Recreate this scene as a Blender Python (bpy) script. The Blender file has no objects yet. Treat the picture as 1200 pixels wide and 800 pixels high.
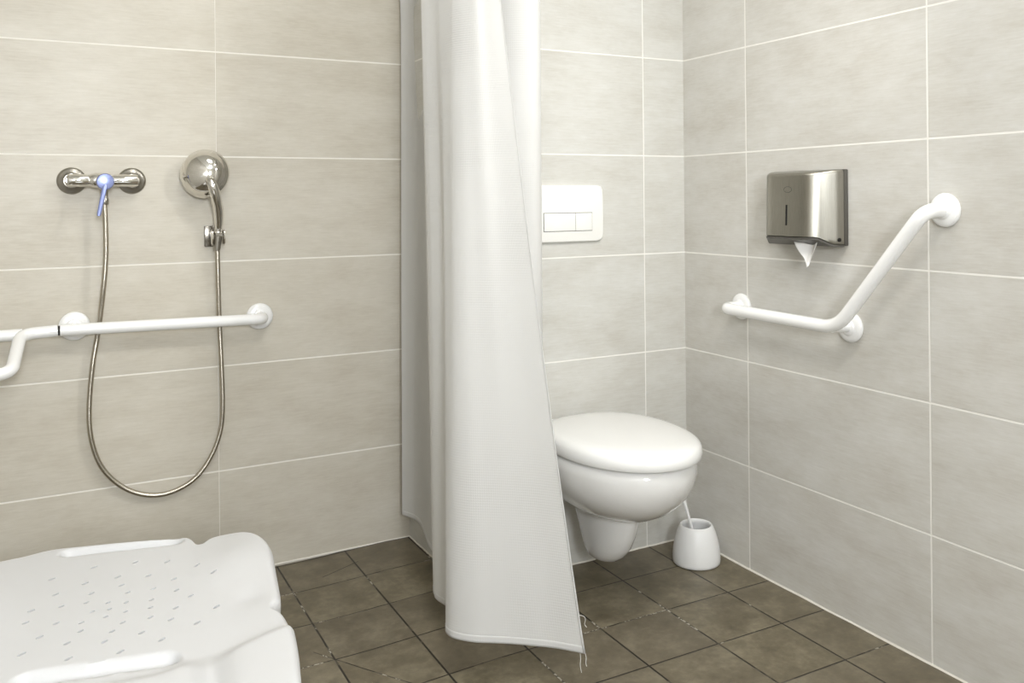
import bpy, bmesh, math, random
from mathutils import Vector, Matrix, noise
random.seed(4)
sc = bpy.context.scene
COL = sc.collection
PI = math.pi

# ------------------------------------------------------------------ camera (level, shifted lens)
CAM = Vector((-1.7437, -2.2336, 1.0664)); YAW = math.radians(28.964); ROLL = -0.00915
FPX = 1043.37; PCX, PCY = 636.32, 232.79
_r = Vector((math.cos(YAW), -math.sin(YAW), 0)); _f = Vector((math.sin(YAW), math.cos(YAW), 0)); _u = Vector((0, 0, 1))
RT = math.cos(ROLL)*_r + math.sin(ROLL)*_u; UP = -math.sin(ROLL)*_r + math.cos(ROLL)*_u
def at(px, py, axis, v):
    """point of the plane x|y|z = v that the photo shows at px, py"""
    d = _f + RT*((px-PCX)/FPX) - UP*((py-PCY)/FPX)
    i = 'xyz'.index(axis)
    return CAM + d*((v-CAM[i])/d[i])
cd = bpy.data.cameras.new('camera'); cam = bpy.data.objects.new('camera', cd); COL.objects.link(cam)
cam.matrix_world = Matrix.Translation(CAM) @ Matrix((RT, UP, -_f)).transposed().to_4x4()
cd.sensor_width = 36; cd.lens = FPX*36/1200
cd.shift_x = (600-PCX)/1200; cd.shift_y = (PCY-400)/1200
cd.clip_start = .02
sc.camera = cam

# ------------------------------------------------------------------ materials
def nmat(name):
    m = bpy.data.materials.new(name); m.use_nodes = True
    nt = m.node_tree; return m, nt, nt.nodes['Principled BSDF']
def N(nt, t, **k):
    n = nt.nodes.new(t)
    for a, b in k.items():
        if a.startswith('i_'): n.inputs[int(a[2:])].default_value = b
        else: setattr(n, a, b)
    return n
def mth(nt, op, a, b=None, clamp=False):
    n = N(nt, 'ShaderNodeMath', operation=op, use_clamp=clamp)
    for i, v in enumerate((a, b)):
        if v is None: continue
        if isinstance(v, (int, float)): n.inputs[i].default_value = v
        else: nt.links.new(v, n.inputs[i])
    return n.outputs[0]
def mixc(nt, fac, a, b, mode='MIX'):
    n = N(nt, 'ShaderNodeMix', data_type='RGBA', blend_type=mode)
    for s, v in ((n.inputs[0], fac), (n.inputs[6], a), (n.inputs[7], b)):
        if isinstance(v, bpy.types.NodeSocket): nt.links.new(v, s)
        elif isinstance(v, (int, float)): s.default_value = v
        else: s.default_value = (*v, 1)
    return n.outputs[2]
def coords(nt, scale=(1, 1, 1), loc=(0, 0, 0), what='Object'):
    tc = N(nt, 'ShaderNodeTexCoord'); mp = N(nt, 'ShaderNodeMapping')
    mp.inputs['Scale'].default_value = scale; mp.inputs['Location'].default_value = loc
    nt.links.new(tc.outputs[what], mp.inputs[0]); return mp.outputs[0]
def noisef(nt, vec, scale, detail=4, rough=.55):
    n = N(nt, 'ShaderNodeTexNoise'); n.inputs['Scale'].default_value = scale
    n.inputs['Detail'].default_value = detail; n.inputs['Roughness'].default_value = rough
    nt.links.new(vec, n.inputs['Vector']); return n.outputs['Fac']
def ramp(nt, fac, stops):
    n = N(nt, 'ShaderNodeValToRGB'); cr = n.color_ramp
    while len(cr.elements) < len(stops): cr.elements.new(.5)
    for e, (p, c) in zip(cr.elements, stops): e.position = p; e.color = (*c, 1)
    nt.links.new(fac, n.inputs[0]); return n.outputs[0]
def line(nt, coord, off, pitch, w):
    """1 on the joint lines coord = off + k*pitch, width w"""
    a = mth(nt, 'DIVIDE', mth(nt, 'SUBTRACT', coord, off), pitch)
    fr = mth(nt, 'ABSOLUTE', mth(nt, 'SUBTRACT', a, mth(nt, 'ROUND', a)))
    d = mth(nt, 'MULTIPLY', fr, pitch)
    return mth(nt, 'SUBTRACT', 1, mth(nt, 'DIVIDE', mth(nt, 'SUBTRACT', d, w/2-.0006), .0012, True), True)
def bump(nt, bs, h, strength, dist=.002):
    b = N(nt, 'ShaderNodeBump'); b.inputs['Strength'].default_value = strength; b.inputs['Distance'].default_value = dist
    nt.links.new(h, b.inputs['Height']); nt.links.new(b.outputs[0], bs.inputs['Normal'])

def tile_mat(name, axis, u0, wu=.0045, wz=.0045, grout=(.80, .78, .73), tint=(1, 1, 1), seed=0):
    m, nt, bs = nmat(name)
    tc = N(nt, 'ShaderNodeTexCoord'); sx = N(nt, 'ShaderNodeSeparateXYZ'); nt.links.new(tc.outputs['Object'], sx.inputs[0])
    U = sx.outputs[0] if axis == 'x' else sx.outputs[1]; Z = sx.outputs[2]
    lu = line(nt, U, u0, .6027, wu); lz = line(nt, Z, -.0047, .3, wz)
    joint = mth(nt, 'MAXIMUM', lu, lz)
    # every tile has its own random offset of the cloudy pattern
    iu = mth(nt, 'FLOOR', mth(nt, 'DIVIDE', mth(nt, 'SUBTRACT', U, u0), .6027)); iz = mth(nt, 'FLOOR', mth(nt, 'DIVIDE', mth(nt, 'ADD', Z, .0047), .3))
    cb = N(nt, 'ShaderNodeCombineXYZ'); nt.links.new(mth(nt, 'MULTIPLY', iu, 3.7), cb.inputs[0]); nt.links.new(mth(nt, 'MULTIPLY', iz, 5.3), cb.inputs[1]); cb.inputs[2].default_value = seed
    va = N(nt, 'ShaderNodeVectorMath', operation='ADD'); nt.links.new(cb.outputs[0], va.inputs[0])
    mp = N(nt, 'ShaderNodeMapping'); mp.inputs['Scale'].default_value = (1, 1, 2.4); nt.links.new(tc.outputs['Object'], mp.inputs[0]); nt.links.new(mp.outputs[0], va.inputs[1])
    n1 = noisef(nt, va.outputs[0], 4.5, 10, .70)
    mp2 = N(nt, 'ShaderNodeMapping'); mp2.inputs['Scale'].default_value = (1, 1, 5); nt.links.new(va.outputs[0], mp2.inputs[0])
    n2 = noisef(nt, mp2.outputs[0], 22, 5, .6)
    f = mth(nt, 'ADD', mth(nt, 'MULTIPLY', n1, .68), mth(nt, 'MULTIPLY', n2, .32))
    T = lambda c: tuple(a*b for a, b in zip(c, tint))
    c = ramp(nt, f, [(.32, T((.49, .462, .41))), (.5, T((.57, .552, .508))), (.68, T((.64, .628, .595)))])
    wn = N(nt, 'ShaderNodeTexWhiteNoise', noise_dimensions='3D'); nt.links.new(cb.outputs[0], wn.inputs[0])
    c = mixc(nt, mth(nt, 'MULTIPLY', wn.outputs[0], .08), c, (.62, .60, .55))
    c = mixc(nt, joint, c, grout)
    nt.links.new(c, bs.inputs['Base Color'])
    nt.links.new(mth(nt, 'ADD', .38, mth(nt, 'MULTIPLY', joint, .5)), bs.inputs['Roughness'])
    h = mth(nt, 'SUBTRACT', mth(nt, 'MULTIPLY', n2, .15), joint)
    bump(nt, bs, h, .5, .0012)
    bs.inputs['Specular IOR Level'].default_value = .35
    return m
def seg_line(nt, X, Y, a, b, w):
    """1 along the segment a-b (a cut joint in the floor)"""
    L = math.hypot(b[0]-a[0], b[1]-a[1]); tx, ty = (b[0]-a[0])/L, (b[1]-a[1])/L
    dx = mth(nt, 'SUBTRACT', X, a[0]); dy = mth(nt, 'SUBTRACT', Y, a[1])
    along = mth(nt, 'ADD', mth(nt, 'MULTIPLY', dx, tx), mth(nt, 'MULTIPLY', dy, ty))
    acr = mth(nt, 'ABSOLUTE', mth(nt, 'SUBTRACT', mth(nt, 'MULTIPLY', dx, ty), mth(nt, 'MULTIPLY', dy, tx)))
    k = mth(nt, 'SUBTRACT', 1, mth(nt, 'DIVIDE', mth(nt, 'SUBTRACT', acr, w/2-.0005), .001, True), True)
    k = mth(nt, 'MULTIPLY', k, mth(nt, 'GREATER_THAN', along, 0)); return mth(nt, 'MULTIPLY', k, mth(nt, 'LESS_THAN', along, L))
GX, GY, G = .0509, .0385, .20308
def floor_mat():
    m, nt, bs = nmat('brown_floor_tile')
    tc = N(nt, 'ShaderNodeTexCoord'); sx = N(nt, 'ShaderNodeSeparateXYZ'); nt.links.new(tc.outputs['Object'], sx.inputs[0])
    X, Y = sx.outputs[0], sx.outputs[1]
    lx = line(nt, X, GX, G, .0046); ly = line(nt, Y, GY, G, .0038)
    joint = mth(nt, 'MAXIMUM', lx, ly)
    for a, b in FLOOR_CUTS: joint = mth(nt, 'MAXIMUM', joint, seg_line(nt, X, Y, a, b, .003))
    ix = mth(nt, 'FLOOR', mth(nt, 'DIVIDE', mth(nt, 'SUBTRACT', X, GX), G)); iy = mth(nt, 'FLOOR', mth(nt, 'DIVIDE', mth(nt, 'SUBTRACT', Y, GY), G))
    cb = N(nt, 'ShaderNodeCombineXYZ'); nt.links.new(mth(nt, 'MULTIPLY', ix, 3.1), cb.inputs[0]); nt.links.new(mth(nt, 'MULTIPLY', iy, 4.3), cb.inputs[1])
    va = N(nt, 'ShaderNodeVectorMath', operation='ADD'); nt.links.new(cb.outputs[0], va.inputs[0]); nt.links.new(tc.outputs['Object'], va.inputs[1])
    n1 = noisef(nt, va.outputs[0], 9, 8, .65); n2 = noisef(nt, va.outputs[0], 60, 4, .6)
    f = mth(nt, 'ADD', mth(nt, 'MULTIPLY', n1, .68), mth(nt, 'MULTIPLY', n2, .32))
    c = ramp(nt, f, [(.34, (.088, .071, .042)), (.5, (.155, .131, .084)), (.66, (.250, .220, .150))])
    wn = N(nt, 'ShaderNodeTexWhiteNoise', noise_dimensions='3D'); nt.links.new(cb.outputs[0], wn.inputs[0])
    c = mixc(nt, mth(nt, 'MULTIPLY', wn.outputs[0], .30), c, (.11, .092, .072))
    # pale lime residue in places along the joints
    n3 = noisef(nt, tc.outputs['Object'], 7, 3, .6); n4 = noisef(nt, tc.outputs['Object'], 120, 2, .6)
    k = mth(nt, 'MULTIPLY', mth(nt, 'GREATER_THAN', n3, .60), mth(nt, 'GREATER_THAN', n4, .50))
    gc = mixc(nt, k, (.012, .009, .006), (.42, .39, .33))
    k2 = mth(nt, 'MULTIPLY', mth(nt, 'GREATER_THAN', n3, .56), mth(nt, 'SUBTRACT', 1, k, True))
    gc = mixc(nt, mth(nt, 'MULTIPLY', k2, .55), gc, (.11, .095, .07))
    c = mixc(nt, joint, c, gc)
    nt.links.new(c, bs.inputs['Base Color'])
    nt.links.new(mth(nt, 'ADD', .30, mth(nt, 'MULTIPLY', n2, .28)), bs.inputs['Roughness'])
    bump(nt, bs, mth(nt, 'SUBTRACT', mth(nt, 'MULTIPLY', f, .4), joint), .5, .0012)
    return m
def plain(name, c, rough=.4, metal=0, spec=.5, nz=0, coat=0, em=None, es=0):
    m, nt, bs = nmat(name)
    v = coords(nt); n = noisef(nt, v, 30, 3)
    cc = mixc(nt, n, tuple(x*(1-nz) for x in c), tuple(min(1, x*(1+nz)) for x in c))
    nt.links.new(cc, bs.inputs['Base Color'])
    bs.inputs['Roughness'].default_value = rough; bs.inputs['Metallic'].default_value = metal
    bs.inputs['Specular IOR Level'].default_value = spec; bs.inputs['Coat Weight'].default_value = coat; bs.inputs['Coat Roughness'].default_value = .05
    if em: bs.inputs['Emission Color'].default_value = (*em, 1); bs.inputs['Emission Strength'].default_value = es
    return m
def brushed():
    m, nt, bs = nmat('brushed_steel')
    v = coords(nt, (1, 1, .02)); n = noisef(nt, v, 900, 3, .7)
    nt.links.new(ramp(nt, n, [(.3, (.27, .255, .22)), (.7, (.34, .325, .28))]), bs.inputs['Base Color'])
    bs.inputs['Metallic'].default_value = 1; bs.inputs['Roughness'].default_value = .33
    bump(nt, bs, n, .12, .0004); return m
def fabric():
    m, nt, bs = nmat('waffle_curtain_fabric')
    tc = N(nt, 'ShaderNodeTexCoord'); sx = N(nt, 'ShaderNodeSeparateXYZ'); nt.links.new(tc.outputs['UV'], sx.inputs[0])
    su = mth(nt, 'ABSOLUTE', mth(nt, 'SINE', mth(nt, 'MULTIPLY', sx.outputs[0], PI/.0056)))
    sv = mth(nt, 'ABSOLUTE', mth(nt, 'SINE', mth(nt, 'MULTIPLY', sx.outputs[1], PI/.0056)))
    h = mth(nt, 'MULTIPLY', su, sv)
    nz = noisef(nt, tc.outputs['Object'], 5, 3)
    h2 = mth(nt, 'MULTIPLY', h, mth(nt, 'MULTIPLY', mth(nt, 'SUBTRACT', nz, .36, True), 3.2))
    bs.inputs['Base Color'].default_value = (.80, .797, .785, 1); bs.inputs['Roughness'].default_value = .75
    bs.inputs['Specular IOR Level'].default_value = .2; bs.inputs['Sheen Weight'].default_value = .2
    bump(nt, bs, h2, .50, .0014)
    tr = N(nt, 'ShaderNodeBsdfTranslucent'); tr.inputs[0].default_value = (.86, .85, .82, 1)
    mx = N(nt, 'ShaderNodeMixShader'); mx.inputs[0].default_value = .46
    nt.links.new(bs.outputs[0], mx.inputs[1]); nt.links.new(tr.outputs[0], mx.inputs[2])
    nt.links.new(mx.outputs[0], nt.nodes['Material Output'].inputs[0]); return m
def hose_mat():
    m, nt, bs = nmat('ribbed_chrome_hose')
    tc = N(nt, 'ShaderNodeTexCoord'); sx = N(nt, 'ShaderNodeSeparateXYZ'); nt.links.new(tc.outputs['UV'], sx.inputs[0])
    h = mth(nt, 'SINE', mth(nt, 'MULTIPLY', sx.outputs[1], 2*PI/.0026))
    bs.inputs['Base Color'].default_value = (.50, .46, .39, 1); bs.inputs['Metallic'].default_value = 1; bs.inputs['Roughness'].default_value = .27
    bump(nt, bs, h, .25, .0004); return m

M = dict(
    ceramic=plain('white_ceramic', (.80, .79, .77), .12, coat=.6, spec=.5),
    lid=plain('glossy_lid_plastic', (.83, .825, .805), .16, coat=.4),
    plastic=plain('white_plastic', (.81, .805, .79), .38),
    seat=plain('white_moulded_plastic', (.57, .57, .57), .36, nz=.01),
    bar=plain('white_coated_tube', (.87, .865, .85), .22, coat=.3),
    chrome=plain('chrome', (.78, .76, .72), .07, 1),
    chrome_dull=plain('dull_chrome', (.40, .38, .34), .28, 1),
    chrome_dark=plain('dark_chrome', (.20, .185, .16), .22, 1),
    blue=plain('painted_blue_reflection', (.28, .33, .60), .25, .45),  # blue reflection painted into the metal colour of lever and cap
    dark=plain('dark_plastic', (.012, .011, .010), .5, spec=.2),
    darkgrey=plain('dark_grey_plastic', (.075, .07, .06), .38),
    gap=plain('black_rubber', (.02, .018, .016), .6),
    cream=plain('flush_plate_plastic', (.80, .79, .75), .30),
    paper=plain('paper_towel_white', (.90, .88, .85), .85, spec=.1),
    paint=plain('white_paint', (.80, .79, .75), .8, nz=.02),
    wood=plain('door_paint', (.62, .60, .56), .45),
    alu=plain('aluminium_tube', (.62, .62, .61), .3, 1),
    silicone=plain('white_silicone', (.72, .69, .62), .5, nz=.15),
    steel=brushed(), fabric=fabric(), hose=hose_mat(),
    hem=plain('hem_cloth', (.90, .895, .87), .8, spec=.15),
    lamp=plain('lamp_diffuser', (.9, .9, .88), .5, em=(1, .97, .91), es=3.0),
    glass=plain('frosted_daylight_pane', (.6, .7, .9), .3, em=(.55, .70, 1.0), es=2.2),
    grey=plain('grey_rubber', (.25, .25, .25), .7),
)

# ------------------------------------------------------------------ mesh helpers
def link(name, bm, mat, parent=None, smooth=True, ang=40, kind=None, label=None):
    bmesh.ops.recalc_face_normals(bm, faces=bm.faces)
    me = bpy.data.meshes.new(name); bm.to_mesh(me); bm.free()
    me.materials.append(mat)
    if smooth:
        me.polygons.foreach_set('use_smooth', [True]*len(me.polygons))
        me.set_sharp_from_angle(angle=math.radians(ang))
    o = bpy.data.objects.new(name, me); COL.objects.link(o)
    if parent is not None:
        o.parent = parent; me.transform(Matrix.Translation(-parent.matrix_world.translation) if parent.type == 'EMPTY' else Matrix())
    if kind: o['kind'] = kind
    if label: o['label'] = label
    return o
def sub(name, bm, mat, root, parent, **k):
    """sub-part: child of a part that itself hangs under the Empty root"""
    o = link(name, bm, mat, root, **k); o.parent = parent; return o
def thing(name, label, cat, loc, group=None):
    o = bpy.data.objects.new(name, None); COL.objects.link(o); o.empty_display_size = .05
    o.location = loc; o.matrix_world = Matrix.Translation(loc)
    o['label'] = label; o['category'] = cat
    if group: o['group'] = group
    return o
def box(bm, x0, x1, y0, y1, z0, z1, bev=0, seg=3):
    r = bmesh.ops.create_cube(bm, size=1)['verts']
    bmesh.ops.scale(bm, vec=(x1-x0, y1-y0, z1-z0), verts=r); bmesh.ops.translate(bm, vec=((x0+x1)/2, (y0+y1)/2, (z0+z1)/2), verts=r)
    if bev:
        es = list({e for v in r for e in v.link_edges})
        bmesh.ops.bevel(bm, geom=es, offset=bev, segments=seg, profile=.5, affect='EDGES')
def B(*a, **k):
    bm = bmesh.new(); box(bm, *a, **k); return bm
def fillet(pts, r, n=8):
    pts = [Vector(p) for p in pts]; out = [pts[0]]
    for i in range(1, len(pts)-1):
        p, a, b = pts[i], pts[i-1], pts[i+1]
        da, db = (a-p), (b-p); rr = min(r, da.length*.49, db.length*.49)
        s, e = p+da.normalized()*rr, p+db.normalized()*rr
        for k in range(n+1):
            t = k/n; out.append((1-t)**2*s+2*t*(1-t)*p+t*t*e)
    out.append(pts[-1]); return out
def catmull(pts, n=10, closed=False):
    pts = [Vector(p) for p in pts]; m = len(pts); out = []
    for i in range(m if closed else m-1):
        g = (lambda k: pts[k % m]) if closed else (lambda k: pts[max(0, min(m-1, k))])
        p0, p1, p2, p3 = g(i-1), g(i), g(i+1), g(i+2)
        for k in range(n):
            t = k/n; out.append(.5*((2*p1)+(p2-p0)*t+(2*p0-5*p1+4*p2-p3)*t*t+(3*p1-p0-3*p2+p3)*t**3))
    if not closed: out.append(pts[-1])
    return out
def tube(bm, path, rad, n=16, cap=True):
    path = [Vector(p) for p in path]; rings = []; uv = bm.loops.layers.uv.verify()
    R = rad if callable(rad) else (lambda t: rad)
    t0 = (path[1]-path[0]).normalized(); nrm = t0.orthogonal().normalized(); L = 0; LS = []
    for i, p in enumerate(path):
        tg = (path[min(i+1, len(path)-1)]-path[max(i-1, 0)]).normalized()
        nrm = (nrm-tg*nrm.dot(tg)).normalized(); bn = tg.cross(nrm)
        if i: L += (p-path[i-1]).length
        LS.append(L); r = R(i/(len(path)-1))
        rings.append([bm.verts.new(p+nrm*(r*math.cos(2*PI*k/n))+bn*(r*math.sin(2*PI*k/n))) for k in range(n)])
    for i in range(len(rings)-1):
        for k in range(n):
            f = bm.faces.new((rings[i][k], rings[i][(k+1) % n], rings[i+1][(k+1) % n], rings[i+1][k]))
            for l, c in zip(f.loops, ((k/n, LS[i]), ((k+1)/n, LS[i]), ((k+1)/n, LS[i+1]), (k/n, LS[i+1]))): l[uv].uv = c
    if cap: bm.faces.new(rings[0]); bm.faces.new(rings[-1])
def lathe(bm, prof, origin, axis, n=40, closed_ends=True):
    """prof: (radius, height along axis)"""
    axis = Vector(axis).normalized(); a = axis.orthogonal().normalized(); b = axis.cross(a); o = Vector(origin); rings = []
    for r, h in prof:
        if r < 1e-6: rings.append([bm.verts.new(o+axis*h)])
        else: rings.append([bm.verts.new(o+axis*h+a*(r*math.cos(2*PI*k/n))+b*(r*math.sin(2*PI*k/n))) for k in range(n)])
    for A, C in zip(rings, rings[1:]):
        for k in range(n):
            q = [A[k % len(A)], A[(k+1) % len(A)], C[(k+1) % len(C)], C[k % len(C)]]
            q = list(dict.fromkeys(q))
            if len(q) > 2: bm.faces.new(q)
    if closed_ends:
        for R in (rings[0], rings[-1]):
            if len(R) > 2: bm.faces.new(R)
def loft(bm, rings, cap=True):
    vs = [[bm.verts.new(p) for p in r] for r in rings]; n = len(vs[0])
    for A, C in zip(vs, vs[1:]):
        for k in range(n): bm.faces.new((A[k], A[(k+1) % n], C[(k+1) % n], C[k]))
    if cap: bm.faces.new(vs[0]); bm.faces.new(vs[-1])
def sstep(a, b, x):
    t = max(0, min(1, (x-a)/(b-a))); return t*t*(3-2*t)

# ------------------------------------------------------------------ the room
YL = .45; XP = -.753; XW = -2.35; YB = -3.3; ZC = 2.5; T = .12; ZB = -.05
def floor_z(x, y): return -.010*sstep(-.80, -1.15, x)
FLOOR_CUTS = []
def fp(px, py): p = at(px, py, 'z', -.008); return (p.x, p.y)
FLOOR_CUTS = [(fp(367, 763), fp(500, 806)), (fp(378, 676), fp(420, 659))]
bm = bmesh.new(); nx, ny = 48, 70; vs = []
for j in range(ny+1):
    for i in range(nx+1):
        x = XW-.02+(0.02-XW)*1.01*i/nx; y = YB+(YL+.02-YB)*j/ny; vs.append(bm.verts.new((x, y, floor_z(x, y))))
for j in range(ny):
    for i in range(nx):
        k = j*(nx+1)+i; bm.faces.new((vs[k], vs[k+1], vs[k+nx+2], vs[k+nx+1]))
ex = bmesh.ops.extrude_face_region(bm, geom=list(bm.faces))
for v in ex['geom']:
    if isinstance(v, bmesh.types.BMVert): v.co.z = -.12
link('floor', bm, floor_mat(), kind='structure')
link('wall_right', B(0, T, YB, T, ZB, ZC), tile_mat('tile_right_wall', 'y', -.2866, .0045, .0045, seed=1), kind='structure')
bm = B(XP, 0, 0, YL+T, ZB, ZC)
link('wall_toilet', bm, tile_mat('tile_toilet_wall', 'x', -.1543, .0035, .004, tint=(.97, .98, .98), seed=7), kind='structure')
link('wall_shower', B(XW-T, XP, YL, YL+T, ZB, ZC), tile_mat('tile_shower_wall', 'x', -1.3265, .0018, .0044, grout=(.80, .77, .70), tint=(.96, .92, .84), seed=13), kind='structure')
link('wall_left', B(XW-T, XW, YB, YL, ZB, ZC), tile_mat('tile_left_wall', 'y', .15, .003, .004, seed=19), kind='structure')
link('ceiling', B(XW-T, T, YB-T, YL+T, ZC, ZC+.1), M['paint'], kind='structure')
# wall behind the camera with an opening for the frosted window
WX0, WX1, WZ0, WZ1 = -2.0, -1.45, 1.15, 2.05
bm = bmesh.new()
for a in ((XW-T, WX0, ZB, ZC), (WX1, T, ZB, ZC), (WX0, WX1, ZB, WZ0), (WX0, WX1, WZ1, ZC)): box(bm, a[0], a[1], YB-T, YB, a[2], a[3])
link('wall_back', bm, M['paint'], kind='structure', smooth=False)
w = link('window_1', B(WX0, WX1, YB-.07, YB-.06, WZ0, WZ1), M['glass'], kind='structure')
bm = bmesh.new()
for a in ((WX0, WX0+.05, WZ0, WZ1), (WX1-.05, WX1, WZ0, WZ1), (WX0, WX1, WZ0, WZ0+.05), (WX0, WX1, WZ1-.05, WZ1)): box(bm, a[0], a[1], YB-.06, YB-.01, a[2], a[3], bev=.004, seg=1)
link('window_frame', bm, M['plastic'], w)
# silicone bead along the floor
def bead(name, a, b, r=.0035, jit=.0012):
    pts = [Vector(a).lerp(Vector(b), k/40)+Vector((random.uniform(-jit, jit),)*2+(random.uniform(-jit, jit)*.6,)) for k in range(41)]
    bm = bmesh.new(); tube(bm, pts, r, 8); link(name, bm, M['silicone'], kind='structure')
bead('trim_1', (-.001, YB, .0), (-.001, 0, .0)); bead('trim_2', (0, -.001, .0), (XP, -.001, .0)); bead('trim_3', (XP-.001, 0, -.001), (XP-.001, YL, -.001))
bead('trim_4', (XP, YL-.001, -.001), (XW, YL-.001, -.010), .003)
# ceiling lamps
def ceiling_lamp(x, y, label, r, watt, size, col=(1, .985, .955)):
    t = thing('ceiling_lamp', label, 'ceiling lamp', (x, y, ZC), 'round ceiling lamps')
    bm = bmesh.new(); lathe(bm, [(r+.02, 0), (r+.02, -.03), (r, -.035), (r, -.02), (0, -.02)], (x, y, ZC), (0, 0, 1)); link('lamp_rim', bm, M['plastic'], t)
    bm = bmesh.new(); lathe(bm, [(r-.004, -.021), (r-.01, -.045), (r*.6, -.06), (0, -.064)], (x, y, ZC), (0, 0, 1)); link('diffuser', bm, M['lamp'], t)
    ld = bpy.data.lights.new('lamp_light', 'AREA'); ld.shape = 'DISK'; ld.size = size; ld.energy = watt; ld.color = col
    lo = bpy.data.objects.new('lamp_light', ld); COL.objects.link(lo); lo.location = (x, y, ZC-.075)
LA = ceiling_lamp(-.45, -.85, 'white round ceiling lamp above the toilet area', .13, 2.5, .30)
ceiling_lamp(-1.35, -1.75, 'white round ceiling lamp over the middle of the room', .16, 16.5, .70)
ceiling_lamp(-1.28, -.50, 'added white round fill lamp above the shower', .13, 3.8, .60)  # unseen lamp added to brighten the shower area
wd = bpy.data.worlds.new('world'); sc.world = wd; wd.use_nodes = True
wd.node_tree.nodes['Background'].inputs[0].default_value = (.9, .95, 1, 1); wd.node_tree.nodes['Background'].inputs[1].default_value = .3
ld = bpy.data.lights.new('window_daylight', 'AREA'); ld.shape = 'RECTANGLE'; ld.size = .45; ld.size_y = .8; ld.energy = 72; ld.color = (.93, .965, 1)
lo = bpy.data.objects.new('window_daylight', ld); COL.objects.link(lo); lo.location = ((WX0+WX1)/2, YB-.05, 1.35); lo.rotation_euler = (PI/2, 0, 0)

# the photographer's soft light, out of frame to the right
ld = bpy.data.lights.new('soft_light', 'AREA'); ld.shape = 'DISK'; ld.size = .16; ld.energy = 3.3; ld.spread = math.radians(115); ld.color = (1, .995, .975)
lo = bpy.data.objects.new('soft_light', ld); COL.objects.link(lo); lo.location = (-.34, -1.14, 1.84)
lo.rotation_euler = (Vector((-.9, .2, .6))-Vector(lo.location)).to_track_quat('-Z', 'Y').to_euler()
# ------------------------------------------------------------------ toilet
XT = -.432
tl = thing('toilet', 'white wall-hung ceramic toilet with closed lid in the corner', 'toilet', (XT, 0, .08))
def egg(a, yf, yb, z, n=64, ym=None, pb=2.6, pf=2.0):
    ym = ym if ym is not None else yf*.52+yb*.48; out = []
    for k in range(n):
        th = 2*PI*k/n; c, s = math.cos(th), math.sin(th)
        p = pb if s > 0 else pf
        cc = math.copysign(abs(c)**(2/p), c); ss = math.copysign(abs(s)**(2/p), s)
        out.append(Vector((XT+a*cc, ym+((yb-ym) if s > 0 else (ym-yf))*ss, z)))
    return out
bm = bmesh.new()
lv = [(.404, .150, -.470, .001), (.406, .172, -.497, .0), (.400, .178, -.505, .0), (.375, .179, -.507, .0), (.345, .174, -.500, .0), (.315, .163, -.484, .0), (.290, .147, -.460, .0),
      (.268, .126, -.428, .0), (.250, .103, -.392, .0), (.238, .080, -.355, .0), (.230, .055, -.310, -.03), (.228, .02, -.25, -.1)]
loft(bm, [egg(a, yf, yb, z, pb=5) for z, a, yf, yb in lv])
tp = [(.33, .080, -.33, -.005), (.28, .072, -.335, -.02), (.25, .066, -.335, -.05), (.215, .061, -.328, -.075), (.175, .056, -.314, -.095), (.14, .051, -.294, -.11), (.115, .045, -.270, -.12), (.098, .037, -.246, -.13), (.089, .025, -.222, -.148), (.086, .008, -.20, -.17)]
loft(bm, [egg(a, yf, yb, z, pb=2.3) for z, a, yf, yb in tp])
link('bowl', bm, M['ceramic'], tl, ang=70)
bm = bmesh.new(); 
loft(bm, [egg(.160, -.488, -.070, .404, pb=3), egg(.165, -.494, -.064, .4075, pb=3), egg(.165, -.494, -.064, .4115, pb=3), egg(.160, -.490, -.070, .413, pb=3)])
link('seat', bm, M['plastic'], tl)
bm = bmesh.new(); rs = []
for z, k in ((.4125, .965), (.412, .99), (.4155, 1.0), (.427, 1.004), (.438, .994), (.4455, .968), (.4505, .92), (.4535, .85), (.4555, .74), (.4570, .58), (.4580, .38), (.4584, .18), (.4585, .03)):
    yc = -.285; rs.append([Vector((XT+(p.x-XT)*k, yc+(p.y-yc)*k, z)) for p in egg(.184, -.522, -.032, z, 80, ym=-.27, pb=2.5, pf=2.05)])
loft(bm, rs); link('lid', bm, M['lid'], tl, ang=60)
bm = bmesh.new()
for s in (-1, 1):
    h = bmesh.new(); lathe(h, [(.011, 0), (.012, .004), (.012, .026), (.010, .030)], (XT+s*.075-.015, -.035, .4285), (1, 0, 0), 20); link('hinge', h, M['plastic'], tl)
bm.free()
# ------------------------------------------------------------------ flush plate
fx0, fx1, fz0, fz1 = -.554, -.308, .940, 1.105
fpl = thing('flush_plate', 'cream dual flush plate on the wall behind the curtain edge', 'flush plate', ((fx0+fx1)/2, 0, .94))
def plate_ring(y, ins):
    pts = []; a, b = (fx1-fx0)/2-ins, (fz1-fz0)/2-ins; cx, cz = (fx0+fx1)/2, (fz0+fz1)/2; q = []
    for i in range(72):
        th = 2*PI*i/72; c, s = math.cos(th), math.sin(th); p = 14
        k = (abs(c)**p+abs(s)**p)**(-1/p); u, v = c*k, s*k
        q.append(Vector((cx+a*u*(1-.018*abs(v)**2), y, cz+b*v)))
    return q
bm = bmesh.new(); loft(bm, [plate_ring(.001, 0), plate_ring(-.008, 0), plate_ring(-.0105, .0015), plate_ring(-.0115, .004)]); link('plate', bm, M['cream'], fpl, ang=50)
bx1 = at(693.5, 260, 'y', -.0115).x; bd = at(674.3, 260, 'y', -.0115).x; bz0 = at(680, 270, 'y', -.0115).z; bz1 = at(680, 249.5, 'y', -.0115).z; bx0 = -.862-bx1
link('button_surround', B(bx0-.0015, bx1+.0015, -.0118, -.0105, bz0-.0015, bz1+.0015), M['darkgrey'], fpl)
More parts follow.
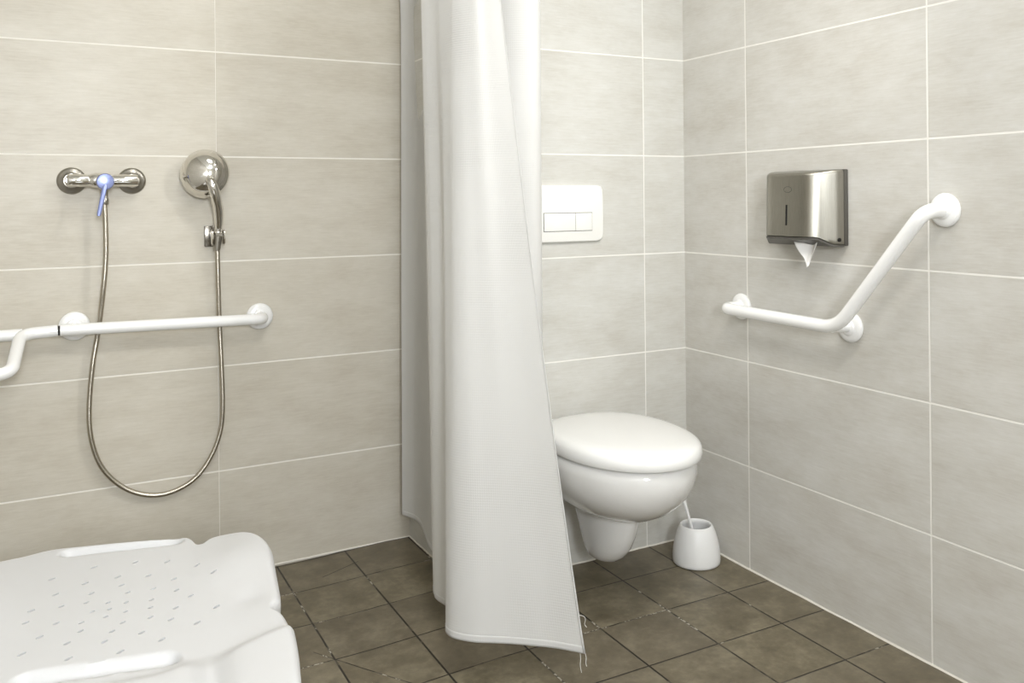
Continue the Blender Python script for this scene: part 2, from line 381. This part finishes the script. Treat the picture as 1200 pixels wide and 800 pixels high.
link('button', B(bx0, bd-.0006, -.0138, -.0105, bz0, bz1, bev=.0008, seg=2), M['cream'], fpl, label='wide full flush button')
link('button', B(bd+.0006, bx1, -.0138, -.0105, bz0, bz1, bev=.0008, seg=2), M['cream'], fpl, label='narrow half flush button')

# ------------------------------------------------------------------ toilet brush
bx, by = -.096, -.165
br = thing('toilet_brush_holder', 'white plastic toilet brush pot standing on the floor by the corner', 'toilet brush', (bx, by, 0))
bm = bmesh.new()
lathe(bm, [(0, .001), (.066, .001), (.0685, .003), (.0692, .010), (.0690, .025), (.0670, .045), (.0630, .066), (.0570, .087), (.0510, .102), (.0470, .109), (.0452, .1108), (.0435, .1105), (.0415, .108), (.046, .096), (.054, .074), (.060, .05), (.062, .012), (0, .010)], (bx, by, 0), (0, 0, 1), 56)
link('pot', bm, M['plastic'], br, ang=60)
e0 = Vector((bx-.012, by-.008, .075)); e1 = at(802, 588, 'y', by+.02)
bm = bmesh.new(); dr = (e1-e0)
tube(bm, [e0+Vector((.012, .008, -.058)), e0, e0.lerp(e1, .5), e1, e1+dr*1.0], lambda t: .0042 if t < .6 else .0055, 12); h = link('handle', bm, M['plastic'], br)
bm = bmesh.new(); bc = Vector((bx, by, .014)); lathe(bm, [(0, 0), (.026, .002), (.033, .02), (.033, .045), (.024, .06), (0, .064)], bc, (0, 0, 1), 28)
for v in bm.verts: v.co += Vector((random.uniform(-1, 1), random.uniform(-1, 1), random.uniform(-1, 1)))*.0012
sub('bristles', bm, M['plastic'], br, h)

# ------------------------------------------------------------------ paper towel dispenser (on the right wall)
yc = -.532
dp = thing('paper_towel_dispenser', 'brushed steel paper towel dispenser on the right wall', 'paper dispenser', (0, yc, .945))
def dprof(t, z):      # t in 0..1 from near wall edge round the front to the far one; returns (depth, y)
    P = [(.012, -.1225), (.026, -.1180), (.042, -.1085), (.058, -.0985), (.073, -.0890), (.0850, -.0780), (.0910, -.0670), (.0930, -.055), (.0934, -.03), (.0935, 0), (.0934, .03), (.0930, .055), (.0900, .068), (.0820, .079), (.069, .091), (.053, .1035), (.038, .114), (.024, .120), (.012, .1215)]
    return P
prof = [Vector((a, b, 0)) for a, b in dprof(0, 0)]; cur = catmull(prof, 5)
def zbot(d): return .9435+.0185*sstep(.030, .080, d)
bm = bmesh.new(); rows = []
NZ = 14
def dring(f, ins):
    out = []
    for p in cur:
        zb, zt = zbot(p.x), 1.1325-.006*sstep(.03, .09, p.x)
        z = zb+(zt-zb)*f; taper = 1-.06*f*sstep(.03, .09, p.x)
        d = (p.x-.012)*taper+.012-ins*sstep(.02, .06, p.x); y = p.y*(1-ins*6) 
        out.append(Vector((-d, yc+y, z)))
    return out
rings = [dring(0, .004), dring(.006, .0018), dring(.02, .0)]+[dring(k/NZ, 0) for k in range(1, NZ)]+[dring(.955, .0), dring(.978, .0012), dring(.992, .0035), dring(1.0, .008)]
loft(bm, rings); cover = link('cover', bm, M['steel'], dp, ang=35)
link('back_plate', B(-.0125, 0, yc-.1265, yc+.1265,   .942, 1.1335, bev=.003, seg=2), M['darkgrey'], dp)
bm = bmesh.new(); rr = [[Vector((q.x*1.006-.0004, yc+(q.y-yc)*1.012, q.z-.0045+.0)) for q in dring(0, .001)], [Vector((q.x*1.006-.0004, yc+(q.y-yc)*1.012, q.z+.0008)) for q in dring(0, .0005)]]
loft(bm, rr); link('bottom_rim', bm, M['darkgrey'], dp)
def face_x(y, z):
    return -( .0925*(1-.06*(z-.955)/.17) ) 
bm = bmesh.new(); q = at(923, 222, 'x', -.09)
pts = []
for k in range(37):
    th = 2*PI*k/36; pts.append(Vector((-.0885-.0004, q.y+.0135*math.cos(th), q.z+.0075*math.sin(th))))
for p in pts: p.x = -(.0934*(1-.06*(p.z-.955)/.175))-.0003
tube(bm, pts, .0009, 8, cap=False); sub('oval_badge', bm, M['darkgrey'], dp, cover)
q0, q1 = at(922, 240, 'x', -.09), at(922, 264, 'x', -.0925)
bm = bmesh.new(); xs = lambda z: -(.0934*(1-.06*(z-.955)/.175))
tube(bm, [(xs(q0.z)+.0010, q0.y, q0.z), (xs(q1.z)+.0010, q0.y, q1.z)], .0034, 12); sub('level_window', bm, M['dark'], dp, cover)
bm = bmesh.new(); q = at(987, 281, 'y', yc-.121); lathe(bm, [(.005, -.002), (.005, .001), (.0032, .0022), (0, .0024)], (-.026, yc-.1205, .957), (0, -1, 0), 20); sub('lock', bm, M['dark'], dp, cover)
# towel sticking out
tw = bmesh.new(); nU, nV = 16, 10; g = []
for j in range(nV+1):
    v = j/nV; row = []
    for i in range(nU+1):
        u = i/nU*2-1; hw = .028*(1-v)**1.0+.012
        y = -.575+u*hw-.004*v; z = .950-.064*v*(1-.40*abs(u)**1.5*(v))-.0; x = -.055+.016*math.cos(u*2.2)*(1-v*.4)-.02*(1-abs(u))*v
        if v > .0: z += .010*max(0, -u-.45)*v*3*(1-v)
        row.append(tw.verts.new((x, y, z)))
    g.append(row)
for j in range(nV):
    for i in range(nU): tw.faces.new((g[j][i], g[j][i+1], g[j+1][i+1], g[j+1][i]))
o = link('paper_towel', tw, M['paper']); o['label'] = 'white folded paper towel hanging out below the steel dispenser'; o['category'] = 'paper towel'
md = o.modifiers.new('s', 'SOLIDIFY'); md.thickness = .0008

# ------------------------------------------------------------------ grab bars
def flange(root, c, axis, r=.038, tube_r=.0155):
    bm = bmesh.new(); lathe(bm, [(0, 0), (r-.001, 0), (r, .0015), (r, .006), (r-.0025, .010), (r-.010, .0125), (.021, .0135), (.019, .0165), (tube_r+.0005, .0175), (tube_r-.002, .0175)], c, axis, 48)
    return link('flange', bm, M['bar'], root, ang=45)
gb = thing('grab_bar', 'white angled grab bar on the right wall with three round flanges', 'grab bar', (0, -.62, .745))
A0, A1, A2 = Vector((0, -.265, .751)), Vector((0, -.672, .745)), Vector((0, -.935, 1.033))
off = Vector((-.072, 0, 0))
p = [A0, A0+off, A1+off+Vector((0, -.012, 0)), A2+off, A2]
bm = bmesh.new(); pp = fillet([p[0], p[1], p[2]], .034, 8)[:-1]+fillet([p[1], p[2], p[3]], .05, 8)[1:-1]+fillet([p[2], p[3], p[4]], .042, 8)[1:]
tube(bm, pp, .0163, 24); rail = link('rail', bm, M['bar'], gb)
bm = bmesh.new(); tube(bm, [A1+Vector((0, .008, -.005)), A1+off+Vector((0, .004, .0))], .0125, 20); link('bracket', bm, M['bar'], gb)
for c in (A0, A1+Vector((0, .008, -.005)), A2): flange(gb, c, (-1, 0, 0))
# shower bar
sb = thing('grab_bar', 'white straight grab bar on the shower wall in front of the hose', 'grab bar', (-1.45, YL, .735))
C0, C1 = Vector((-1.211, YL, .731)), Vector((-1.690, YL, .739)); so = Vector((0, -.072, 0)); endp = Vector((-1.724, YL-.072, .7385))
bm = bmesh.new(); tube(bm, fillet([C0, C0+so, endp], .030, 8), .0155, 24); link('rail', bm, M['bar'], sb)
bm = bmesh.new(); tube(bm, [C1, C1+so*.92], .012, 20); link('bracket', bm, M['bar'], sb)
bm = bmesh.new(); lathe(bm, [(.0125, 0), (.0125, .005)], endp+Vector((-.0052, 0, 0)), (1, 0, 0), 24); link('joint_seal', bm, M['gap'], sb, label='black seal at the bar end')
flange(sb, C0, (0, -1, 0)); flange(sb, C1, (0, -1, 0))
# second, stepped bar going on to the left
s2 = thing('grab_bar', 'white stepped grab bar at the left edge beyond the black joint', 'grab bar', (-1.9, YL, .735))
bm = bmesh.new(); st = endp+Vector((-.0055, 0, 0)); y0 = YL-.072
elbow = at(24, 392, 'y', y0); low = at(13, 437, 'y', .22); lf = at(-60, 447, 'y', .20)
lf2 = Vector((XW+.005, lf.y-.0, lf.z-.02))
tube(bm, fillet([st, elbow], .03)[:1]+fillet([st, elbow, low, lf2], .032, 8)[1:], .0152, 24); link('rail', bm, M['bar'], s2)
bm = bmesh.new(); tube(bm, [elbow+Vector((.004, .006, -.001)), Vector((XW+.005, y0+.006, elbow.z))], .0148, 24); link('rear_rail', bm, M['bar'], s2)
flange(s2, Vector((XW, y0+.006, elbow.z)), (1, 0, 0)); flange(s2, Vector((XW, lf2.y, lf2.z)), (1, 0, 0))

# ------------------------------------------------------------------ shower mixer, hose, hand shower, holder
mz = 1.1255; m0, m1 = -1.6935, -1.5475; my = YL-.052
mx = thing('shower_mixer', 'chrome shower mixer tap on the shower wall, blue reflection painted on its lever', 'shower tap', ((m0+m1)/2, YL, mz))
for x in (m0, m1):
    bm = bmesh.new(); lathe(bm, [(0, 0), (.035, 0), (.0358, .002), (.034, .006), (.029, .0085), (.023, .010), (.022, .011), (.019, .013), (.0185, .012)], (x, YL, mz), (0, -1, 0), 40); link('escutcheon', bm, M['chrome_dull'], mx)
    bm = bmesh.new(); lathe(bm, [(.0165, .008), (.0175, .010), (.0175, .030), (.0155, .033), (.014, .036), (.014, .052)], (x, YL, mz), (0, -1, 0), 32); link('union_nut', bm, M['chrome'], mx)
bm = bmesh.new()
lathe(bm, [(.010, 0), (.0150, .0015), (.0165, .004), (.0168, .045), (.0150, .050), (.0150, .054), (.0190, .060), (.0200, .068), (.0200, .092), (.0185, .100), (.0155, .106), (.0150, .110), (.0162, .114), (.0165, .150), (.0158, .166), (.0148, .170), (.010, .1715)], (m0-.0125, my, mz), (1, 0, 0), 36)
link('body', bm, M['chrome'], mx)
cx_ = at(123, 214, 'y', my-.03).x
bm = bmesh.new(); lathe(bm, [(.019, 0), (.0215, .004), (.0215, .020), (.020, .022)], (cx_, my-.010, mz-.004), (0, -1, 0), 36); link('cartridge_collar', bm, M['chrome'], mx)
bm = bmesh.new(); lathe(bm, [(.0195, .022), (.0215, .024), (.0215, .036), (.019, .040), (.010, .0415), (0, .0418)], (cx_, my-.010, mz-.004), (0, -1, 0), 40); cap = link('cap', bm, M['blue'], mx, label='round lever cap with painted blue reflection')
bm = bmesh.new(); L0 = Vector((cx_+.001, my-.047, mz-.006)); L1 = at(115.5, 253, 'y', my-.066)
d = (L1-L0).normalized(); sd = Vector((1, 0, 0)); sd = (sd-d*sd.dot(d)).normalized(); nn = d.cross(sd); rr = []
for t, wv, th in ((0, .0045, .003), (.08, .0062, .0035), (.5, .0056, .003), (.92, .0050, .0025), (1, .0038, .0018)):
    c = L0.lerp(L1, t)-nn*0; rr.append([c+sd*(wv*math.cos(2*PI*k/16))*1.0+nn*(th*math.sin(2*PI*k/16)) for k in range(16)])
loft(bm, rr); link('lever', bm, M['blue'], mx, label='slim lever with painted blue reflection')
ox = at(122.5, 236, 'y', my).x
bm = bmesh.new(); lathe(bm, [(.0125, -.008), (.0125, -.022), (.0105, -.027), (.009, -.030)], (ox, my, mz), (0, 0, 1), 28); link('outlet', bm, M['chrome_dull'], mx)
# hose (its nut and the nut at the shower end move with it)
hp = [(122.5, 247, my), (124, 275, my), (123.8, 305, my), (121, 340, my+.004), (114.5, 392, .424), (109, 424.5, .424), (104.8, 470, .426), (105.5, 505, .426), (113, 535, .428), (127, 557, .430), (149.5, 573.5, .432), (176, 580, .432), (202, 576, .432), (227.6, 561, .430), (246, 537, .428), (257.5, 508, .426), (261, 476.5, .424), (259.5, 424.5, .424), (257.5, 385, .424), (256, 340, .415), (255, 300, .408), (254.8, 285, .406)]
hp = [at(a, b, 'y', c) for a, b, c in hp]; hp[0].x = ox; hp[0].y = my; hp[0].z = 1.064
hs = thing('shower_hose', 'long ribbed metal shower hose looping down from the mixer', 'hose', hp[11])
bm = bmesh.new(); tube(bm, catmull(hp, 9), .0066, 14); link('tube', bm, M['hose'], hs)
bm = bmesh.new(); lathe(bm, [(.0095, 0), (.0105, .002), (.0105, .014), (.0092, .017), (.0088, .031), (.0100, .033)], (ox, my, 1.062), (0, 0, 1), 24); link('nut', bm, M['chrome_dull'], hs)
bm = bmesh.new(); e = hp[-1]; e2 = at(255.5, 274.5, 'y', .4045); dv = (e2-e); lathe(bm, [(.0075, -.02), (.0095, -.018), (.0105, 0), (.0115, dv.length-.008), (.0115, dv.length-.004)], e, dv, 24); link('nut', bm, M['chrome_dull'], hs)
# holder
hd = thing('shower_holder', 'dark chrome bracket holding the hand shower on the shower wall', 'shower holder', (at(250, 275, 'y', YL).x, YL, .95))
hx = at(255.5, 275, 'y', .405).x; hz = at(255.5, 278, 'y', .405).z
link('wall_plate', B(hx-.031, hx-.003, YL-.010, YL, hz-.027, hz+.032, bev=.002, seg=2), M['chrome_dark'], hd)
link('arm', B(hx-.014, hx-.004, .418, YL-.005, hz-.012, hz+.014, bev=.003, seg=2), M['chrome_dark'], hd)
for sx_, lab in ((-1, 0), (1, 0)):
    bm = bmesh.new(); lathe(bm, [(0, 0), (.010, 0), (.013, .002), (.013, .005), (.010, .0065), (0, .0068)], (hx+sx_*.0125, .405, hz), (sx_, 0, 0), 28)
    for v in bm.verts: v.co.z = hz+(v.co.z-hz)*1.75; v.co.y = .405+(v.co.y-.405)*1.1
    link('clamp', bm, M['chrome'], hd)
# hand shower
hh = thing('hand_shower', 'chrome hand shower with a wide round head turned to the wall', 'hand shower', (hx, .405, .95))
hc = at(239.5, 203.5, 'y', .405); ax = (Vector((-.50, -.85, .10))).normalized()
bm = bmesh.new()
lathe(bm, [(0, -.019), (.058, -.019), (.0645, -.017), (.0680, -.010), (.0690, -.004), (.0685, .002), (.0655, .006), (.0635, .008), (.0620, .016), (.0575, .027), (.049, .038), (.036, .046), (.018, .051), (0, .052)], hc, ax, 56)
link('head', bm, M['chrome'], hh, ang=35)
bm = bmesh.new(); lathe(bm, [(0, -.0215), (.046, -.0215), (.050, -.0195), (.050, -.018)], hc, ax, 40); link('spray_face', bm, M['grey'], hh)
h1 = at(243, 208, 'y', .366)
hpts = [h1+Vector((-.004, .012, .003)), at(247.5, 214, 'y', .350), at(252, 227, 'y', .352), at(255.5, 243, 'y', .375), at(256.5, 257, 'y', .393), at(256, 268, 'y', .403), at(255.6, 273, 'y', .404)]
cv = catmull(hpts, 7)
bm = bmesh.new(); tube(bm, cv, lambda t: .0100+.0042*math.sin(min(1, t*1.25)*PI)**.6 if t < .82 else .0105, 20); link('handle', bm, M['chrome'], hh)

# ------------------------------------------------------------------ shower stool
O = Vector((-1.66, -.675, 0)); an = math.radians(7); EU = Vector((math.cos(an), -math.sin(an), 0)); EV = Vector((-math.sin(an), -math.cos(an), 0))
def uv_of(px, py, z): w = at(px, py, 'z', z)-O; return (w.dot(EU), w.dot(EV))
ZS = .440
out_px = [(48, 639, ZS), (100, 632, ZS), (160, 626.5, ZS), (212, 622.8, ZS), (222, 622.8, ZS), (227, 626, ZS), (231, 630, ZS), (236, 631, ZS), (242, 629.5, ZS), (249, 624.5, ZS), (258, 621.6, ZS), (274, 620.6, ZS), (288, 621.2, ZS), (301, 625, ZS), (312, 633, ZS), (319, 645, ZS), (322, 660, ZS), (326, 680, ZS), (328.8, 697, ZS), (326, 703, ZS), (322, 709, ZS), (324, 713, ZS), (332, 717.5, ZS), (338, 727, ZS), (342, 741, ZS), (346.5, 760, ZS), (350, 780, ZS), (352, 800, ZS)]
ol = [uv_of(*q) for q in out_px]
ul, vl = ol[-1]; V1 = vl+.05
ol += [(ul-.005, V1), (ul-.02, V1+.035), (ul-.06, V1+.05), (.16, V1+.05), (.10, V1+.045), (0, V1+.045), (-.10, V1+.045), (-.17, V1+.05), (-.21, V1+.04), (-.245, V1+.01), (-.250, V1-.08), (-.245, .2), (-.235, .13), (-.25, .05), (-.262, -.05), (-.262, -.15), (-.245, -.205), (-.225, -.238)]
def rnd(pts, n): return catmull([Vector((a, b, 0)) for a, b in pts], n, True)
oc = rnd(ol, 7); VC = Vector((.0, .06, 0))
# resample by arc length
L = [0]
for i in range(len(oc)): L.append(L[-1]+(oc[(i+1) % len(oc)]-oc[i]).length)
NT = 300; ring = []; j = 0
for k in range(NT):
    s = L[-1]*k/NT
    while L[j+1] < s: j += 1
    t = (s-L[j])/max(1e-9, L[j+1]-L[j]); ring.append(oc[j].lerp(oc[(j+1) % len(oc)], t))
S1 = [uv_of(84, 647, .432), uv_of(202, 634, .432)]; S2 = [uv_of(30, 796, .432), uv_of(196, 771.5, .432)]
def cap_d(u, v, a, b):
    ax_, ay = b[0]-a[0], b[1]-a[1]; t = max(0, min(1, ((u-a[0])*ax_+(v-a[1])*ay)/(ax_*ax_+ay*ay)))
    return math.hypot(u-a[0]-ax_*t, v-a[1]-ay*t)
def G2(u, v, cu, cv_, su, sv): return math.exp(-((u-cu)/su)**2-((v-cv_)/sv)**2)
fr = [uv_of(*q, .45) for q in ((222, 775), (267, 760), (305, 742), (345, 738))]
def hgt(u, v):
    z = -.008
    z += .010*sstep(.15, .24, abs(u))                       # sides rise a little
    z += .013*G2(u, v, .185, -.10, .055, .10)+.012*G2(u, v, -.20, -.05, .055, .16)
    z -= .004*G2(u, v, .200, .065, .02, .03)
    zb = sstep(.225, .29, v+.28*max(0, u-.12))*.024*sstep(.06, .12, u)         # front corner bulge
    zb *= 1-.75*G2(u, v, .135, .30, .022, .14)
    z += zb
    z += .020*sstep(.245, .30, v)*(1-sstep(.06, .12, u))
    for S, dpt in ((S1, .020), (S2, .020)):
        dd = cap_d(u, v, *S); z -= dpt*(1-sstep(.006, .021, dd))
    return z
bm = bmesh.new(); RG = 74; rows = []
cv_ = bm.verts.new(O+EU*VC.x+EV*VC.y+Vector((0, 0, ZS+hgt(VC.x, VC.y))))
def edge(t): return -.010*(max(0, (t-.955)/.045))**2.5
for r in range(1, RG+1):
    t = 1-(1-r/RG)**1.25; row = []
    for q in ring:
        p = VC.lerp(q, t); row.append(bm.verts.new(O+EU*p.x+EV*p.y+Vector((0, 0, ZS+hgt(p.x, p.y)+edge(t)))))
    rows.append(row)
for dz, k in ((-.016, 1.002), (-.030, 1.0), (-.038, .995), (-.040, .98), (-.040, .5)):
    row = []
    for q in ring:
        p = VC.lerp(q, k); row.append(bm.verts.new(O+EU*p.x+EV*p.y+Vector((0, 0, ZS+dz+(hgt(p.x, p.y)*.4 if k > .99 else 0)))))
    rows.append(row)
for k in range(NT): bm.faces.new((cv_, rows[0][k], rows[0][(k+1) % NT]))
for A, C in zip(rows, rows[1:]):
    for k in range(NT): bm.faces.new((A[k], C[k], C[(k+1) % NT], A[(k+1) % NT]))
bm.faces.new(rows[-1])
stool = thing('shower_stool', 'white moulded plastic shower stool with perforated seat at lower left', 'shower stool', (O.x, O.y, -.01))
seat = link('seat', bm, M['seat'], stool, ang=80)
holes = [(203,262),(217,322),(122,388),(100,435),(155,488),(85,555),(368,215),(333,278),(357,317),(337,353),(240,368),(360,388),(220,434),(318,431),(315,464),(262,512),(268,572),(530,195),(460,253),(475,285),(500,313),(422,353),(428,378),(413,408),(493,352),(490,388),(480,430),(438,465),(408,505),(470,545),(653,193),(580,248),(600,298),(592,342),(588,372),(588,410),(553,470),(632,497),(680,262),(690,305),(687,373),(668,418),(770,215),(835,248),(745,328),(846,370),(770,432)]
cb = bmesh.new(); hcn = at(455/3.3333, 600+380/3.3333, 'z', .432)
for hx_, hy_ in holes:
    c = at(hx_/3.3333, 600+hy_/3.3333, 'z', .432); dr = (c-hcn); dd = dr.length
    ln = .0012+.0026*min(1, dd/.16); dr = Vector((.8, .6, 0)) if dd < .01 else Vector((.75, .66, 0)) ; dr.normalize(); pr = Vector((-dr.y, dr.x, 0)); rw = .0027
    top, bot = [], []
    for k in range(16):
        th = 2*PI*k/16; e = dr*((rw+.3*ln)*math.cos(th)+math.copysign(ln*.8, math.cos(th)))+pr*(rw*math.sin(th))
        top.append(cb.verts.new((c.x+e.x, c.y+e.y, .47))); bot.append(cb.verts.new((c.x+e.x, c.y+e.y, .385)))
    cb.faces.new(top); cb.faces.new(bot[::-1])
    for k in range(16): cb.faces.new((top[k], bot[k], bot[(k+1) % 16], top[(k+1) % 16]))
cutter = link('cutter', cb, M['seat'], smooth=False); cutter.data.transform(Matrix.Translation((-O.x, -O.y, .01)))
cutter.location = (O.x, O.y, -.01)
bpy.context.view_layer.update()
bo = seat.modifiers.new('holes', 'BOOLEAN'); bo.operation = 'DIFFERENCE'; bo.solver = 'EXACT'; bo.object = cutter
bpy.context.view_layer.update()
dg = bpy.context.evaluated_depsgraph_get(); nm = bpy.data.meshes.new_from_object(seat.evaluated_get(dg))
seat.modifiers.clear(); seat.data = nm; bpy.data.objects.remove(cutter)
nm.polygons.foreach_set('use_smooth', [True]*len(nm.polygons)); nm.set_sharp_from_angle(angle=math.radians(50))
for su, sv in ((-.17, -.12), (.15, -.12), (-.17, .30), (.15, .30)):
    a = O+EU*su+EV*sv+Vector((0, 0, ZS-.039)); b = O+EU*(su*1.12)+EV*(sv+(.03 if sv > 0 else -.02)); b.z = -.0092
    bm = bmesh.new(); tube(bm, [a, a.lerp(b, .5), b+Vector((0, 0, .01))], .0125, 16); lg = link('leg', bm, M['alu'], stool)
    bm = bmesh.new(); lathe(bm, [(0, 0), (.021, 0), (.022, .004), (.017, .022), (.0145, .040), (.0125, .042)], b, (0, 0, 1), 24); sub('rubber_foot', bm, M['grey'], stool, lg)

# ------------------------------------------------------------------ shower curtain
ZH = .10; ZTOP = 1.6
def wb(px, py): p = at(px, py, 'z', ZH); return (p.x, p.y)
def wt(px, Y): p = at(px, 0, 'y', Y); return (p.x, p.y)
K = [  # (bottom xy, top xy)
    (wb(471.5, 603), wt(469.5, .405)),
    (wb(479, 605.5), wt(478, .392)),
    (wb(487, 609), wt(486, .372)),
    (wb(494.6, 617.5), wt(490, .355)),
    (wb(503, 640), wt(496, .33)),
    (wb(511, 646.5), wt(506, .28)),
    ((-.790, .02), wt(530, .14)),
    ((-.722, -.06), wt(575, -.10)),
    ((-.668, -.155), wt(612, -.19)),
    ((-.650, -.235), wt(631.5, -.25)),
    ((-.685, -.255), wt(628, -.30)),
    ((-.765, -.215), wt(600, -.28)),
    ((-.85, -.185), wt(550, -.18)),
    (wb(511, 689), wt(500, -0.05)),
    (wb(509.3, 697), wt(493.5, -0.08)),
    (wb(513, 703), wt(497, -0.1)),
    (wb(524, 710), wt(503, -0.12)),
    (wb(536, 718), wt(509, -0.145)),
    (wb(531, 728), wt(514, -0.17)),
    (wb(522.5, 737), wt(519, -0.19)),
    (wb(526, 744), wt(524, -0.21)),
    (wb(536, 748.5), wt(530, -0.235)),
    (wb(556, 752), wt(537, -0.255)),
    (wb(579, 753), wt(546, -0.275)),
    (wb(600, 754), wt(556, -0.295)),
    (wb(622.5, 756), wt(565, -0.305)),
    (wb(651, 759), wt(574, -0.318)),
    (wb(686, 765.5), wt(583, -0.33)),
]
cbm = catmull([Vector((*a, 0)) for a, b in K], 9); ctp = catmull([Vector((*b, 0)) for a, b in K], 9)
NS = len(cbm); RX = -.80
def rail_xy(i):
    t = i/(NS-1); return Vector((RX+.045*math.sin(t*PI*13), .41-.80*t, 0))
lens = [0]
for i in range(1, NS): lens.append(lens[-1]+(cbm[i]-cbm[i-1]).length)
def cpt(i, z):
    t = (z-ZH)/(ZTOP-ZH); a, b = cbm[i], ctp[i]; s = i/(NS-1)
    if t <= 1:
        e = 1-(1-max(0, t))**1.0
        e = e if t < 0 else t**.93
        p = a.lerp(b, e)
    else: p = b.lerp(rail_xy(i), sstep(1, 1.27, t))
    # soft creases
    w = math.sin(PI*min(1, max(0, t)))
    p = p+Vector((math.sin(s*60+z*1.7)*.0010+math.sin(s*31-z*2.3)*.0016, math.sin(s*50+z)*.001, 0))*w
    return Vector((p.x, p.y, z))
ZL = [ZH+.0+(1.98-ZH)*k/110 for k in range(111)]
def strip(zs, idx, off=0):
    bm = bmesh.new(); uv = bm.loops.layers.uv.verify(); g = [[bm.verts.new(cpt(i, z)) for i in idx] for z in zs]
    for a in range(len(zs)-1):
        for b in range(len(idx)-1):
            f = bm.faces.new((g[a][b], g[a][b+1], g[a+1][b+1], g[a+1][b]))
            for l, c in zip(f.loops, ((b, a), (b+1, a), (b+1, a+1), (b, a+1))): l[uv].uv = (lens[idx[c[0]]], zs[c[1]])
    return bm
ct = thing('shower_curtain', 'white waffle weave shower curtain bunched between shower and toilet', 'curtain', (RX, -.1, ZH))
cl = link('cloth', strip(ZL, list(range(NS))), M['fabric'], ct, ang=180)
md = cl.modifiers.new('s', 'SOLIDIFY'); md.thickness = .0010; md.offset = 0
hm = link('hem', strip([ZH-.0005+.0036*k for k in range(5)], list(range(NS))), M['fabric'], ct, ang=180, label='stitched bottom hem')
md = hm.modifiers.new('s', 'SOLIDIFY'); md.thickness = .0022; md.offset = 0
for ii in (list(range(NS-2, NS)), [0, 1]):
    bm = strip(ZL, ii); sh = link('side_hem', bm, M['fabric'], ct, ang=180); md = sh.modifiers.new('s', 'SOLIDIFY'); md.thickness = .0022; md.offset = 0
def thread(a, pts):
    bm = bmesh.new(); tube(bm, catmull([a]+[a+Vector(q) for q in pts], 5), .0005, 6); link('loose_thread', bm, M['hem'], ct)
E_ = cpt(NS-2, ZH); thread(E_+Vector((-.006, .003, 0)), [(.001, 0, -.012), (.0, 0, -.026), (.003, 0, -.042)])
thread(cpt(NS-1, ZH), [(.002, 0, -.010), (.001, 0, -.020), (.003, 0, -.028)])
E2 = cpt(NS-1, ZH+.075); thread(E2, [(.010, -.002, -.004), (.014, -.002, -.012), (.013, 0, -.022), (.018, 0, -.030)])
# rail with rings
rl = thing('curtain_rail', 'white curtain rail above the shower curtain', 'curtain rail', (RX, .45, 2.02))
bm = bmesh.new(); tube(bm, [(RX, YL, 2.03), (RX, -1.0, 2.03)], .0125, 20); link('rail', bm, M['bar'], rl)
bm = bmesh.new(); tube(bm, [(RX, -.96, 2.03), (RX, -.96, ZC)], .009, 16); link('hanger', bm, M['bar'], rl)
bm = bmesh.new(); lathe(bm, [(0, 0), (.03, 0), (.03, .006), (.013, .010)], (RX, YL, 2.03), (0, -1, 0), 32); link('flange', bm, M['bar'], rl)
bm = bmesh.new(); lathe(bm, [(0, 0), (.03, 0), (.03, .006), (.010, .010)], (RX, -.96, ZC), (0, 0, -1), 32); link('flange', bm, M['bar'], rl)
for k in range(12):
    i = int((k+.5)/12*NS); q = cpt(i, 1.98); y = q.y
    bm = bmesh.new(); pts = [Vector((RX+.0195*math.sin(2*PI*a/20), y, 2.026+.0215*math.cos(2*PI*a/20)-.002)) for a in range(21)]
    pts[10] = Vector((RX, y, 1.998))
    tube(bm, pts, .0016, 8, cap=False); tube(bm, [(RX, y, 2.003), (q.x, y, 1.972)], .0015, 8); link('ring', bm, M['plastic'], ct)

# ------------------------------------------------------------------ view
vs_ = sc.view_settings; vs_.view_transform = 'Standard'; vs_.look = 'None'; vs_.gamma = 1; vs_.use_curve_mapping = False; vs_.exposure = 0.14
